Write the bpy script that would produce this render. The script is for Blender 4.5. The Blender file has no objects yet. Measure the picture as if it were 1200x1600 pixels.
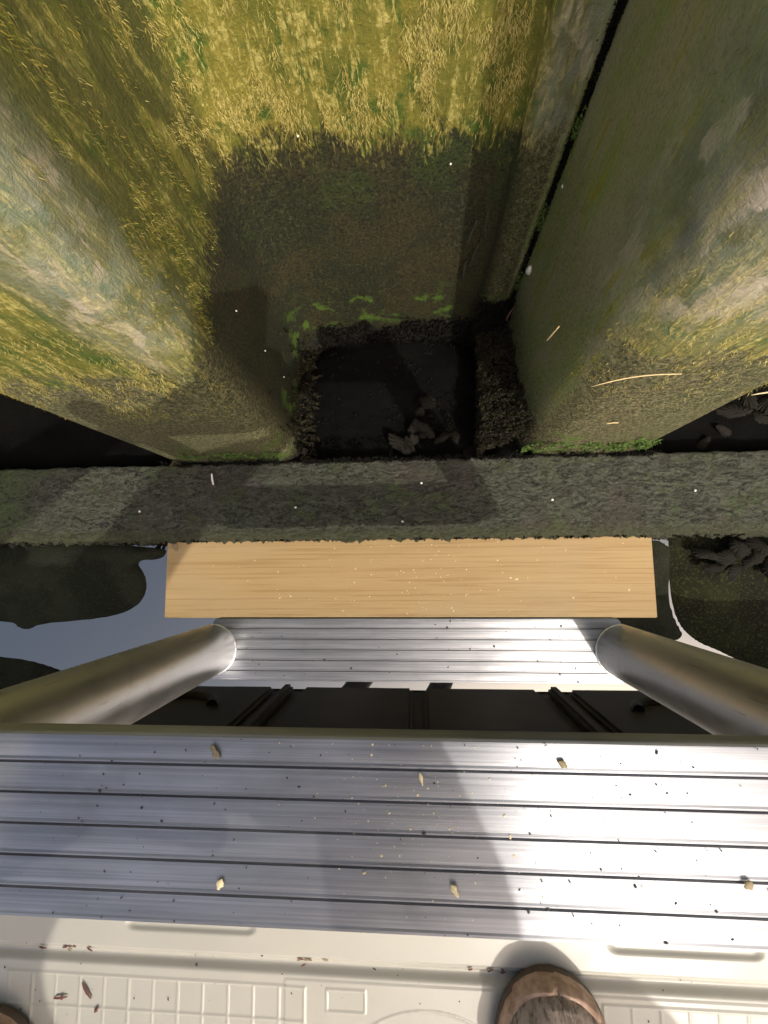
import bpy, bmesh, math, random
import numpy as np
from mathutils import Vector, Matrix, noise as mnoise

random.seed(7)
rng = np.random.default_rng(7)
S = bpy.context.scene
C = S.collection
H = 0.765                      # camera height above the water (water surface is z = 0)

# ------------------------------------------------------------------ camera
cam_d = bpy.data.cameras.new("camera")
cam = bpy.data.objects.new("camera", cam_d)
C.objects.link(cam)
cam_d.sensor_fit = 'VERTICAL'
cam_d.sensor_height = 36.0
cam_d.lens = 700.0 / 1600.0 * 36.0
cam_d.clip_start = 0.01
cam_d.clip_end = 3000.0
# world axes seen in image coordinates (right, down, forward)
AX = np.array([0.99744632, -0.0165741, -0.06947037])
AY = np.array([-0.00905608, -0.99419965, 0.10716825])
AZ = np.array([-0.07084363, -0.10626545, -0.99181089])
right = Vector((AX[0], AY[0], AZ[0]))
down = Vector((AX[1], AY[1], AZ[1]))
fwd = Vector((AX[2], AY[2], AZ[2]))
m = Matrix((right, -down, -fwd)).transposed().to_4x4()
m.translation = Vector((0, 0, H))
cam.matrix_world = m
S.camera = cam

# ------------------------------------------------------------------ sky, sun, exposure
SUN_EL = math.radians(50.0)
SUN_AZ = math.radians(-29.0)    # sun stands behind the photographer, to the right
to_sun = Vector((-math.sin(SUN_AZ) * math.cos(SUN_EL), -math.cos(SUN_AZ) * math.cos(SUN_EL), math.sin(SUN_EL)))
W = bpy.data.worlds.new("World")
S.world = W
W.use_nodes = True
wn = W.node_tree
bg = wn.nodes["Background"]
sky = wn.nodes.new("ShaderNodeTexSky")
sky.sky_type = 'NISHITA'
sky.sun_disc = False
sky.sun_elevation = SUN_EL
sky.sun_rotation = math.atan2(to_sun.x, to_sun.y)
sky.dust_density = 7.0
sky.air_density = 1.0
sky.ozone_density = 0.6
wn.links.new(sky.outputs[0], bg.inputs[0])
bg.inputs[1].default_value = 0.15
sd = bpy.data.lights.new("sun", 'SUN')
sd.energy = 2.0
sd.angle = math.radians(0.5)
sd.color = (1.0, 0.95, 0.86)
sun = bpy.data.objects.new("sun", sd)
C.objects.link(sun)
sun.rotation_euler = to_sun.to_track_quat('Z', 'Y').to_euler()
S.view_settings.view_transform = 'Standard'
S.view_settings.look = 'None'
S.view_settings.gamma = 1.0
S.view_settings.exposure = 0.62

# ------------------------------------------------------------------ helpers
def tag(o, label=None, cat=None, group=None, kind=None):
    if label: o['label'] = label
    if cat: o['category'] = cat
    if group: o['group'] = group
    if kind: o['kind'] = kind
    return o

def mesh_obj(name, verts, faces, mat=None, parent=None, smooth=True, loc=None):
    me = bpy.data.meshes.new(name)
    me.from_pydata([tuple(map(float, v)) for v in verts], [], [tuple(map(int, f)) for f in faces])
    me.validate()
    o = bpy.data.objects.new(name, me)
    C.objects.link(o)
    if mat:
        for mm in (mat if isinstance(mat, (list, tuple)) else [mat]):
            me.materials.append(mm)
    if smooth:
        me.polygons.foreach_set('use_smooth', [True] * len(me.polygons))
    if parent: o.parent = parent
    if loc is not None: o.location = loc
    return o

def bm_obj(name, bm, mat=None, parent=None, smooth=True, loc=None):
    me = bpy.data.meshes.new(name)
    bm.to_mesh(me); bm.free()
    o = bpy.data.objects.new(name, me)
    C.objects.link(o)
    if mat:
        for mm in (mat if isinstance(mat, (list, tuple)) else [mat]):
            me.materials.append(mm)
    if smooth:
        me.polygons.foreach_set('use_smooth', [True] * len(me.polygons))
    if parent: o.parent = parent
    if loc is not None: o.location = loc
    return o

def empty(name, loc=(0, 0, 0)):
    o = bpy.data.objects.new(name, None)
    o.location = loc
    C.objects.link(o)
    return o

def grid_faces(nu, nv, closed_u=False):
    """vertex index = i*nv + j"""
    f = []
    for i in range(nu if closed_u else nu - 1):
        a = i * nv
        b = ((i + 1) % nu) * nv
        for j in range(nv - 1):
            f.append((a + j, b + j, b + j + 1, a + j + 1))
    return f

def chaikin(p, n=3):
    p = np.array(p, float)
    for _ in range(n):
        q = [p[0]]
        for a, b in zip(p[:-1], p[1:]):
            q += [a * .75 + b * .25, a * .25 + b * .75]
        q.append(p[-1])
        p = np.array(q)
    return p

def resample(p, step):
    d = np.r_[0, np.cumsum(np.hypot(*np.diff(p, axis=0).T))]
    n = max(2, int(d[-1] / step))
    s = np.linspace(0, d[-1], n)
    return np.c_[np.interp(s, d, p[:, 0]), np.interp(s, d, p[:, 1])]

def N3(x, y, z=0.0):
    return mnoise.noise(Vector((x, y, z)))

# ---- material node helper
class Mat:
    def __init__(s, name):
        s.m = bpy.data.materials.new(name)
        s.m.use_nodes = True
        s.t = s.m.node_tree
        s.b = s.t.nodes["Principled BSDF"]
        s.co = s.n("ShaderNodeTexCoord").outputs['Object']
        s.sep = None
    def n(s, typ): return s.t.nodes.new(typ)
    def put(s, sock, v):
        if isinstance(v, bpy.types.NodeSocket): s.t.links.new(v, sock)
        elif isinstance(v, (tuple, list)) and len(v) == 3 and sock.type == 'RGBA': sock.default_value = (*v, 1)
        else: sock.default_value = v
    def xyz(s, i):
        if s.sep is None:
            s.sep = s.n("ShaderNodeSeparateXYZ"); s.t.links.new(s.co, s.sep.inputs[0])
        return s.sep.outputs[i]
    def math(s, op, a, b=0.0, clamp=False):
        k = s.n("ShaderNodeMath"); k.operation = op; k.use_clamp = clamp
        s.put(k.inputs[0], a); s.put(k.inputs[1], b)
        return k.outputs[0]
    def scaled(s, sc):
        k = s.n("ShaderNodeMapping"); s.put(k.inputs[0], s.co); k.inputs['Scale'].default_value = sc
        return k.outputs[0]
    def noise(s, scale=5, detail=4, rough=.55, dist=0.0, vec=None, off=None):
        k = s.n("ShaderNodeTexNoise")
        v = vec if vec is not None else s.co
        if off:
            a = s.n("ShaderNodeVectorMath"); s.put(a.inputs[0], v); a.inputs[1].default_value = off; v = a.outputs[0]
        s.put(k.inputs['Vector'], v)
        k.inputs['Scale'].default_value = scale; k.inputs['Detail'].default_value = detail
        k.inputs['Roughness'].default_value = rough; k.inputs['Distortion'].default_value = dist
        return k.outputs['Fac']
    def voronoi(s, scale, vec=None, feature='F1'):
        k = s.n("ShaderNodeTexVoronoi"); k.feature = feature
        s.put(k.inputs['Vector'], vec if vec is not None else s.co); k.inputs['Scale'].default_value = scale
        return k.outputs['Distance']
    def step(s, v, lo, hi, a=0.0, b=1.0):
        k = s.n("ShaderNodeMapRange"); k.interpolation_type = 'SMOOTHSTEP'
        s.put(k.inputs['Value'], v)
        k.inputs['From Min'].default_value = lo; k.inputs['From Max'].default_value = hi
        k.inputs['To Min'].default_value = a; k.inputs['To Max'].default_value = b
        return k.outputs[0]
    def mix(s, f, a, b):
        k = s.n("ShaderNodeMix"); k.data_type = 'RGBA'
        s.put(k.inputs[0], f); s.put(k.inputs[6], a); s.put(k.inputs[7], b)
        return k.outputs[2]
    def mul(s, a, b): return s.math('MULTIPLY', a, b)
    def bump(s, h, strength=.5, dist=.001, nrm=None):
        k = s.n("ShaderNodeBump"); k.inputs['Strength'].default_value = strength; k.inputs['Distance'].default_value = dist
        s.put(k.inputs['Height'], h)
        if nrm is not None: s.put(k.inputs['Normal'], nrm)
        return k.outputs[0]
    def set(s, **kw):
        names = dict(color='Base Color', rough='Roughness', metal='Metallic', normal='Normal', spec='Specular IOR Level',
                     ior='IOR', aniso='Anisotropic', tangent='Tangent', coat='Coat Weight', coat_rough='Coat Roughness', sheen='Sheen Weight')
        for k, v in kw.items(): s.put(s.b.inputs[names[k]], v)
        return s.m

def simple(name, col, rough=.6, metal=0.0, var=.25, scale=60, bump=.15, spec=.5):
    k = Mat(name)
    n = k.noise(scale, 4)
    c = k.mix(n, tuple(x * (1 - var) for x in col), tuple(min(1, x * (1 + var)) for x in col))
    return k.set(color=c, rough=rough, metal=metal, spec=spec, normal=k.bump(k.noise(scale * 3, 3), bump, .001))

# ------------------------------------------------------------------ materials: wall
YF, YB = 0.165, 0.385
TIDE = H - 0.372
def wall_material():
    k = Mat("algae_covered_sheet")
    x, y, z = k.xyz(0), k.xyz(1), k.xyz(2)
    big = k.noise(11, 6, .68, .5)
    med = k.noise(34, 5, .6)
    fine = k.noise(190, 6, .72, .4)
    grain = k.noise(330, 6, .7, .5)
    spk = k.noise(240, 3, .8, .3, None, (5, 2, 9)); spk2 = k.noise(300, 3, .8, .3, None, (1, 7, 3))
    fib = k.noise(1.0, 6, .70, .9, k.scaled((250, 250, 60)))
    fib2 = k.noise(1.0, 4, .6, .3, k.scaled((95, 95, 14)), )
    # bare weathered sheet
    bare = k.mix(k.step(med, .3, .7), (.17, .19, .145), (.36, .385, .33))
    scab = k.step(k.noise(1.0, 5, .6, .4, k.scaled((34, 34, 17))),   .515, .565)
    bare = k.mix(k.mul(k.step(k.noise(40, 5, .65, .5), .46, .60), .6), bare, (.11, .105, .045))
    bare = k.mix(k.mul(scab, .85), bare, (.58, .50, .40))
    # algae above the tide line
    olive = k.mix(k.step(big, .35, .65), (.085, .100, .010), (.22, .19, .028))
    olive = k.mix(k.step(med, .52, .66), olive, (.055, .095, .008))
    fibm = k.step(k.math('ADD', fib, k.mul(k.math('SUBTRACT', fib2, .5), .7)), .49, .60)
    yel = k.mix(k.step(fine, .38, .64), (.19, .165, .020), (.50, .43, .13))
    algae = k.mix(k.mul(fibm, .85), olive, yel)
    # rounded corners lose their algae, their glare painted pale; the joint's flange is bare
    def near(px, py, r):
        d = k.math('SQRT', k.math('ADD', k.math('POWER', k.math('SUBTRACT', x, px), 2.0), k.math('POWER', k.math('SUBTRACT', y, py), 2.0)))
        return k.step(d, r, r * .25)
    zpatch = k.mul(k.step(z, H - .40, H - .30), 1.0)
    bm1 = k.mul(near(-.196, YF + .005, .062), zpatch)
    bm2 = k.mul(near(.20, YF + .005, .135), k.step(z, H - .42, H - .24))
    fl = k.mul(near(.123, .374, .028), k.step(z, H - .80, H - .45))
    bm = k.math('MAXIMUM', k.math('MAXIMUM', bm1, bm2), k.mul(fl, .9))
    bm = k.mul(bm, k.step(k.math('ADD', med, k.mul(fib2, .6)), .50, .95, 1.0, .35))
    # right hand web: smooth green brown film
    webr = k.mul(k.step(x, .132, .138), k.mul(k.step(x, .19, .168), k.step(y, .172, .195)))
    film = k.mix(k.step(k.noise(1.0, 3, .5, .2, k.scaled((30, 30, 9))), .4, .62), (.33, .32, .17), (.26, .31, .10))
    film = k.mix(k.step(fib2, .54, .66), film, (.30, .30, .04))
    film = k.mix(k.mul(k.step(grain, .52, .62), .5), film, (.16, .16, .085))
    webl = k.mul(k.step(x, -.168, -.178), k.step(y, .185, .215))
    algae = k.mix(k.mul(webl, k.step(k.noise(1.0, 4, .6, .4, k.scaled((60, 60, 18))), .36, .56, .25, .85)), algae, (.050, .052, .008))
    up = k.mix(webr, algae, film)
    up = k.mix(bm, up, bare)
    # below the tide line
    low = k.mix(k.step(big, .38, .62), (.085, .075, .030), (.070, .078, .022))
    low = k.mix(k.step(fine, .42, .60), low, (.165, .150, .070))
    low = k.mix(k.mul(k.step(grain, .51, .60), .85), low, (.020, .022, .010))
    wet = k.mix(k.step(big, .42, .6), (.016, .020, .004), (.036, .030, .007))  # slime of the recess, with the recess's shade darkened into its colour
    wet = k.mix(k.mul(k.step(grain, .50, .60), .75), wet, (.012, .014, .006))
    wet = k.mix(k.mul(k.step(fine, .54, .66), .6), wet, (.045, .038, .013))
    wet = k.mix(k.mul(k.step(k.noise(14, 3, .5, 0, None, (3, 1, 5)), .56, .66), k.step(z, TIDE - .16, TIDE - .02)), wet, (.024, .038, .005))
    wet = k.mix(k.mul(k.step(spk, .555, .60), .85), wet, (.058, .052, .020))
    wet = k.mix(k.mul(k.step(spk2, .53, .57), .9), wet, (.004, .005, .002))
    low = k.mix(k.mul(k.step(spk, .55, .60), .8), low, (.24, .215, .11))
    low = k.mix(k.mul(k.step(spk2, .54, .58), .85), low, (.016, .018, .008))
    film = k.mix(k.mul(k.step(spk2, .57, .62), .6), film, (.07, .07, .03))
    film = k.mix(k.mul(k.step(spk, .60, .64), .6), film, (.42, .40, .24))
    rec_shade = k.mul(k.step(y, YF + .01, YF + .06), k.step(x, .12, .10))  # recess mask for the slime and its painted shade
    low = k.mix(rec_shade, low, wet)
    low = k.mix(k.mul(webr, k.step(z, .10, .24, 0.0, .8)), low, film)
    grn = k.mul(k.step(k.noise(30, 4, .6), .52, .62), k.mul(k.step(z, .19, .13), k.step(z, .06, .10)))
    low = k.mix(k.mul(grn, .8), low, (.075, .14, .012))
    # ragged tide line
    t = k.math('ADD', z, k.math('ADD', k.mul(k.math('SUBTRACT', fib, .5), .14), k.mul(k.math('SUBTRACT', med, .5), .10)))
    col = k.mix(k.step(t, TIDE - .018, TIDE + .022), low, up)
    # black growth near the waterline
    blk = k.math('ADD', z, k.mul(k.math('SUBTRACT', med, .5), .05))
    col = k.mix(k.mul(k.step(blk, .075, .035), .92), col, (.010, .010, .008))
    h = k.math('ADD', k.mul(fib, .6), k.math('ADD', k.mul(grain, .35), k.mul(fine, .5)))
    rough = k.step(bm, 0.1, .9, .74, .42)
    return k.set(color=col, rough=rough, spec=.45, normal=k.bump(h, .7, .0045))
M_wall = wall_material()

def strand_mat(name, c):
    k = Mat(name)
    n = k.noise(90, 2)
    return k.set(color=k.mix(n, tuple(v * .7 for v in c), tuple(v * 1.25 for v in c)), rough=.75, spec=.3)
M_str = [strand_mat("algae_straw", (.46, .39, .13)), strand_mat("algae_ochre", (.33, .25, .05)),
         strand_mat("algae_olive", (.17, .16, .025)), strand_mat("algae_green", (.06, .10, .012))]

def timber_material():
    k = Mat("mud_crusted_timber")
    x, y, z = k.xyz(0), k.xyz(1), k.xyz(2)
    big = k.noise(11, 3); med = k.noise(1.0, 6, .68, 2.0, k.scaled((38, 75, 75))); fine = k.noise(1.0, 5, .68, 1.2, k.scaled((150, 260, 260)))
    v = k.voronoi(150)
    c = k.mix(k.step(med, .38, .62), (.034, .036, .022), (.098, .104, .070))
    c = k.mix(k.mul(k.step(fine, .52, .66), .7), c, (.15, .155, .115))
    c = k.mix(k.mul(k.step(k.math('ADD', k.mul(fine, .5), k.mul(med, .5)), .475, .42), .9), c, (.012, .012, .009))
    c = k.mix(k.mul(k.step(big, .5, .66), .45), c, (.085, .062, .052))
    c = k.mix(k.mul(k.step(k.noise(32, 5, .7, .6), .5, .62), .6), c, (.06, .055, .038))
    g = k.math('MAXIMUM', k.step(x, -.62, -.69), k.mul(k.step(k.noise(16, 4, .6), .52, .66), .8))
    c = k.mix(k.mul(g, k.step(med, .38, .6)), c, (.075, .105, .032))
    edge = k.step(y, .058, .040)
    c = k.mix(k.mul(edge, .6), c, (.075, .08, .035))
    h = k.math('ADD', k.mul(med, .8), k.math('ADD', k.mul(fine, .6), k.mul(v, .25)))
    return k.set(color=c, rough=.62, spec=.4, normal=k.bump(h, 1.0, .012))
M_timber = timber_material()

def board_material():
    k = Mat("fresh_sawn_pine")
    g1 = k.noise(1.0, 4, .55, .9, k.scaled((1.6, 32, 60)))
    g2 = k.noise(1.0, 5, .6, .25, k.scaled((5, 260, 260)))
    w = k.n("ShaderNodeTexWave"); w.wave_type = 'BANDS'; w.bands_direction = 'Y'
    k.put(w.inputs['Vector'], k.scaled((.22, 1, 1)))
    w.inputs['Scale'].default_value = 9; w.inputs['Distortion'].default_value = 9
    w.inputs['Detail'].default_value = 3; w.inputs['Detail Scale'].default_value = 1.3
    c = k.mix(g1, (.30, .198, .086), (.41, .288, .135))
    c = k.mix(k.mul(k.step(w.outputs['Fac'], .66, .98), .16), c, (.28, .16, .055))
    c = k.mix(k.mul(k.step(g2, .50, .64), .5), c, (.24, .14, .05))
    c = k.mix(k.mul(k.step(k.noise(7, 4, .6), .52, .7), .4), c, (.33, .24, .13))
    return k.set(color=c, rough=.62, spec=.3, normal=k.bump(k.math('ADD', g2, k.noise(500, 3)), .28, .0012))
M_board = board_material()
M_endgrain = simple("sawn_end_grain", (.46, .30, .17), .8, 0, .3, 300, .4)

def alu_material(name, rough=.26, streak=1.0):
    k = Mat(name)
    s1 = k.noise(1.0, 5, .6, .1, k.scaled((3.5, 900, 200)))
    s2 = k.noise(1.0, 4, .6, .2, k.scaled((14, 160, 100)))
    sm = k.noise(22, 4, .6)
    c = k.mix(k.step(k.math('ADD', k.mul(s1, .6), k.mul(s2, .4)), .36, .66), (.23, .235, .25), (.37, .375, .395))
    c = k.mix(k.mul(k.step(sm, .56, .72), .3), c, (.20, .195, .21))
    r = k.math('ADD', k.mul(k.math('SUBTRACT', s1, .5), .28 * streak), k.step(sm, .35, .7, rough - .03, rough + .07))
    tg = k.n("ShaderNodeTangent"); tg.direction_type = 'RADIAL'; tg.axis = 'X'
    cx = k.n("ShaderNodeCombineXYZ"); cx.inputs[1].default_value = 1.0   # grooves run along X: highlights stretch across them
    return k.set(color=c, rough=r, metal=.85, aniso=.87, spec=.3, tangent=cx.outputs[0], normal=k.bump(k.math('ADD', s1, k.mul(s2, .6)), .10 * streak, .0006))
M_tread = alu_material("extruded_aluminium", .44)
def tube_material():
    k = Mat("mill_finish_aluminium_tube")
    s1 = k.noise(1.0, 4, .6, .2, k.scaled((120, 120, 8)))
    sm = k.noise(60, 4, .6)
    sc = k.step(k.noise(1.0, 3, .5, .1, k.scaled((400, 400, 40))), .66, .72)
    c = k.mix(s1, (.72, .71, .69), (.84, .83, .81))
    c = k.mix(k.mul(sc, .45), c, (.42, .41, .40))
    c = k.mix(k.mul(k.step(k.noise(1.0, 5, .65, .6, k.scaled((30, 30, 16))), .50, .66), .4), c, (.52, .49, .45))
    return k.set(color=c, rough=k.step(sm, .3, .7, .38, .44), metal=1.0, normal=k.bump(k.math('ADD', s1, sm), .1, .0008))
M_tube = tube_material()
M_groove = simple("grime_in_groove", (.11, .105, .11), .7, 0)

def deck_material():
    k = Mat("cream_gelcoat")
    n = k.noise(12, 4, .6); f = k.noise(160, 3)
    c = k.mix(n, (.335, .315, .265), (.395, .375, .318))
    dirt = k.mul(k.step(k.noise(40, 5, .65, .4), .58, .74), .35)
    c = k.mix(dirt, c, (.42, .37, .28))
    y = k.xyz(1)
    gr = k.mul(k.step(y, -.339, -.3415), k.mul(k.step(y, -.347, -.3425), k.step(k.noise(90, 3), .5, .62)))
    c = k.mix(k.mul(gr, .6), c, (.22, .14, .08))
    return k.set(color=c, rough=k.step(n, .3, .7, .36, .5), spec=.5, normal=k.bump(f, .12, .0006))
M_deck = deck_material()

def water_material():
    k = Mat("still_murky_water")
    n = k.noise(3.0, 2, .5)
    c = k.mix(n, (.003, .0035, .003), (.005, .005, .004))
    k.b.inputs['Specular Tint'].default_value = (1.0, .96, .85, 1)
    return k.set(color=c, rough=.015, spec=1.0, ior=2.3, normal=k.bump(k.noise(9, 2, .4), .02, .004))
M_water = water_material()

def mud_and_reflection_material(name, c1, c2, grain):
    k = Mat(name)
    n = k.noise(14, 4, .6); f = k.noise(260, 4, .65)
    c = k.mix(k.step(n, .4, .62), c1, c2)
    c = k.mix(k.mul(k.step(f, .5, .64), grain), c, tuple(v * 2.4 for v in c2))
    return k.set(color=c, rough=.85, spec=.1, normal=k.bump(k.math('ADD', f, k.mul(n, .5)), .3 + .3 * grain, .003))

def shell_material():
    k = Mat("grey_oyster_shell")
    r = k.noise(1.0, 4, .6, .4, k.scaled((60, 60, 60)))
    c = k.mix(k.step(r, .38, .62), (.006, .0055, .004), (.020, .017, .012))
    c = k.mix(k.step(k.noise(240, 3), .6, .7), c, (.045, .040, .03))
    return k.set(color=c, rough=.6, spec=.15, normal=k.bump(k.noise(400, 4), .5, .002))
M_shell = shell_material()
M_black_growth = simple("black_wet_growth", (.016, .015, .012), .5, 0, .5, 200, .8)
M_twig = simple("dry_straw", (.62, .47, .24), .7, 0, .2, 200)
M_leaf = simple("red_brown_leaf", (.11, .035, .022), .7, 0, .4, 400)
M_brown = simple("brown_husk", (.22, .17, .09), .7, 0, .35, 300)
M_white = simple("chalky_shell", (.74, .70, .62), .6, 0, .15, 200)
M_saw = simple("pale_wood_shaving", (.62, .52, .30), .8, 0, .3, 400)
M_speck = simple("dark_grit", (.035, .033, .03), .8, 0, .3, 300)

# ------------------------------------------------------------------ setting: water, ground
def water():
    v = [(-900, -900, 0), (900, -900, 0), (900, 900, 0), (-900, 900, 0)]
    return tag(mesh_obj("water", v, [(0, 1, 2, 3)], M_water, smooth=False), kind='structure')
water()
def ground():
    m_ = simple("sandy_backfill", (.30, .27, .18), .9, 0, .3, 3, .4)
    v = [(-900, .45, 1.05), (900, .45, 1.05), (900, 900, 1.05), (-900, 900, 1.05), (-900, .45, -.5), (900, .45, -.5)]
    return tag(mesh_obj("ground", v, [(0, 1, 2, 3), (4, 5, 1, 0)], m_, smooth=False), kind='structure')
ground()

def mud_and_reflection(poly, mat, hmax, soft, name="mud_and_reflection"):
    """low dark mound at the surface, for recess mud and water reflections given shape, outline as a polygon in metres"""
    P = chaikin(np.array(poly + [poly[0]]), 2)[:-1]
    x0, y0 = P.min(0) - .02; x1, y1 = P.max(0) + .02
    st = .004
    nx, ny = int((x1 - x0) / st), int((y1 - y0) / st)
    xs, ys = np.linspace(x0, x1, nx), np.linspace(y0, y1, ny)
    A, B = P, np.roll(P, -1, 0)
    GX, GY = np.meshgrid(xs, ys, indexing='ij')
    q = np.stack([GX, GY], -1)[:, :, None, :]
    ab = B - A
    t = np.clip(((q - A) * ab).sum(-1) / ((ab ** 2).sum(-1) + 1e-12), 0, 1)
    d = np.linalg.norm(q - (A + t[..., None] * ab), axis=-1).min(-1)
    cond = (A[:, 1] > q[..., 1]) != (B[:, 1] > q[..., 1])
    xi = A[:, 0] + (q[..., 1] - A[:, 1]) / (B[:, 1] - A[:, 1] + 1e-12) * (B[:, 0] - A[:, 0])
    ins = ((cond & (q[..., 0] < xi)).sum(-1) % 2) == 1
    s = np.where(ins, d, -d)
    Z = np.zeros_like(s)
    for i in range(nx):
        for j in range(ny):
            w = N3(xs[i] * 60, ys[j] * 60) * .0012 + N3(xs[i] * 14, ys[j] * 14, 3) * .5 * hmax * (1 if s[i, j] > .01 else 0.2)
            Z[i, j] = (hmax * (1 - math.exp(-max(s[i, j] + w * .6, 0) / soft)) if s[i, j] > 0 else s[i, j] * 1.2) + w * min(1, max(0, s[i, j] / .02))
    v = np.stack([GX, GY, Z], -1).reshape(-1, 3)
    return tag(mesh_obj(name, v, grid_faces(nx, ny), mat), kind='structure')

M_reflA = mud_and_reflection_material("dark_water_reflection", (.012, .013, .008), (.020, .022, .014), .25)  # colour of the dark reflections on the water
M_mudC = mud_and_reflection_material("black_wet_mud", (.0010, .0010, .0007), (.002, .0018, .0014), .3)
M_reflB = mud_and_reflection_material("grainy_green_reflection", (.012, .012, .007), (.018, .020, .008), .8)
mud_and_reflection([(-1.1, .034), (-.44, .034), (-.4395, .004), (-.498, .005), (-.473, -.024), (-.472, -.057), (-.497, -.084), (-.56, -.099), (-.667, -.106), (-.684, -.117), (-.708, -.114), (-.715, -.103), (-.80, -.10), (-1.1, -.07)], M_reflA, .014, .02)  # dark water reflections at the left, built as solid mounds
mud_and_reflection([(-1.0, -.15), (-.734, -.162), (-.661, -.172), (-.60, -.193), (-.59, -.21), (-.66, -.30), (-1.0, -.36)], M_reflA, .016, .02)
mud_and_reflection([(.30, .032), (.424, .032), (.407, -.04), (.409, -.09), (.430, -.133), (.38, -.129), (.326, -.119), (.27, -.10), (.25, -.02)], M_reflA, .005, .015)  # dark water reflections at the right, likewise given solid shape
mud_and_reflection([(.412, .036), (1.1, .036), (1.1, -.26), (.80, -.24), (.60, -.208), (.544, -.184), (.481, -.15), (.4345, -.130), (.4112, -.094), (.4087, -.04)], M_reflB, .012, .02)

mud_and_reflection([(-.20, .12), (.16, .12), (.16, .42), (-.20, .42)], M_mudC, .022, .02)
mud_and_reflection([(.36, .12), (.9, .12), (.9, .40), (.36, .40)], M_mudC, .02, .02)
mud_and_reflection([(-.9, .12), (-.41, .12), (-.41, .40), (-.9, .40)], M_mudC, .02, .02)

# ------------------------------------------------------------------ sheet pile wall (one panel = one thing)
planA = [(-.445, .376), (-.432, .374), (-.424, .345), (-.420, .22), (-.420, .182), (-.405, .166), (-.36, .1635), (-.24, .1635), (-.207, .1640),
         (-.190, .178), (-.187, .21), (-.187, .31), (-.184, .352), (-.165, .378), (-.135, .386), (-.06, .387), (.04, .386), (.094, .385), (.0985, .383), (.1005, .374), (.105, .3715), (.125, .371), (.1415, .373)]
planB = [(.1475, .392), (.1478, .372), (.150, .345), (.152, .30), (.156, .24), (.162, .205), (.174, .182), (.196, .1665), (.22, .1635), (.30, .1635), (.345, .165),
         (.362, .18), (.366, .22), (.370, .345), (.385, .38), (.41, .386), (.62, .387), (.685, .385), (.6895, .383), (.691, .374), (.70, .371), (.7325, .373)]
def sheet(plan, dx, label):
    p = chaikin([(a + dx, b) for a, b in plan], 2)
    p = resample(p, .005)
    zs = np.linspace(-.45, H + .36, 60)
    v = []
    for (a, b) in p:
        for z in zs:
            w = N3(a * 5, z * 4, b * 5) * .0035
            v.append((a, b + w, z))
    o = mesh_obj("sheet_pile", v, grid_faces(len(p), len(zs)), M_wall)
    md = o.modifiers.new("thickness", 'SOLIDIFY'); md.thickness = .006; md.offset = -1
    tag(o, label, "sheet pile", "sheet piles of the seawall")
    return o, p
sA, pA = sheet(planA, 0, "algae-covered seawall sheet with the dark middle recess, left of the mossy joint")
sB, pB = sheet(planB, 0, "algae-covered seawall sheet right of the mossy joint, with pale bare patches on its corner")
sC, pC = sheet(planA, -.5895, "seawall sheet beyond the black gap at the left edge of the frame")
sD, pD = sheet(planB, .588, "seawall sheet beyond the black gap at the right edge of the frame")

# ---- algae strands hanging on the wall (uncountable)
def strands():
    verts, faces, mats = [], [], []
    def add(px, py, nx, ny, tx, ty, z, L, w, mi, lift):
        seg = 3
        drift = random.gauss(0, .5)
        base = len(verts)
        off = lift
        s = 0
        for i in range(seg + 1):
            f = i / seg
            s += random.gauss(0, .0007) + drift * L / seg
            ww = w * (1 - .6 * f)
            o_ = off + .0018 * math.sin(f * 3.1) * random.random()
            cx, cy = px + tx * s - nx * -o_, py + ty * s - ny * -o_
            verts.append((cx - tx * ww, cy - ty * ww, z - L * f))
            verts.append((cx + tx * ww, cy + ty * ww, z - L * f))
        for i in range(seg):
            a = base + 2 * i
            faces.append((a, a + 1, a + 3, a + 2)); mats.append(mi)
    for p in (pA, pB):
        d = np.diff(p, axis=0); ln = np.hypot(d[:, 0], d[:, 1])
        tot = ln.sum()
        cnt = 120000 if p is pA else 40000
        for _ in range(cnt):
            i = rng.choice(len(ln), p=ln / tot)
            f = rng.random()
            px, py = p[i] + d[i] * f
            tx, ty = d[i] / ln[i]
            nx, ny = ty, -tx            # towards the water
            x = px
            lowz = 0
            rough_z = TIDE + N3(px * 18, py * 18, 1) * .03
            clump = N3(px * 26, py * 26, 0)
            if p is pA:
                if py > .36 and x > .09: continue
                if py > .33 and -.19 < x < .1:                      # back of the recess
                    z = TIDE + .012 + abs(rng.normal(0, .11)) + rng.uniform(-.02, .03); mi = rng.choice([0, 1, 2], p=[.5, .28, .22])
                elif -.2 < x < -.17 and py > .18:                    # left web
                    z = TIDE + rng.uniform(-.015, .26); mi = rng.choice([0, 1, 2, 3], p=[.14, .18, .44, .24])
                    if rng.random() < .35: continue
                else:                                               # front of the left flute
                    z = TIDE + rng.normal(.0, .05); mi = rng.choice([0, 1, 2], p=[.36, .34, .30])
            else:
                if py > .2: 
                    if rng.random() > .18: continue
                    z = TIDE + rng.uniform(-.1, .2); mi = rng.choice([2, 3])
                else:
                    z = TIDE + rng.normal(-.01, .06); mi = rng.choice([0, 1, 2], p=[.32, .36, .32])
            if N3(px * 34, py * 34, z * 20) + .9 * N3(px * 120, py * 120, z * 45) < rng.uniform(.0, .75): continue
            if py < .18 and rng.random() < .45: continue
            L = rng.uniform(.002, .0085)
            add(px, py, nx, ny, tx, ty, z, L, rng.uniform(.00008, .00022), int(mi), rng.uniform(.0003, .0016))
    me = bpy.data.meshes.new("algae_strands")
    me.from_pydata(verts, [], faces)
    for mm in M_str: me.materials.append(mm)
    me.polygons.foreach_set('material_index', mats)
    o = bpy.data.objects.new("algae_strands", me); C.objects.link(o)
    tag(o, "yellow and olive algae strands hanging on the seawall above its tide line", "algae", None, 'stuff')
strands()

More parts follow.
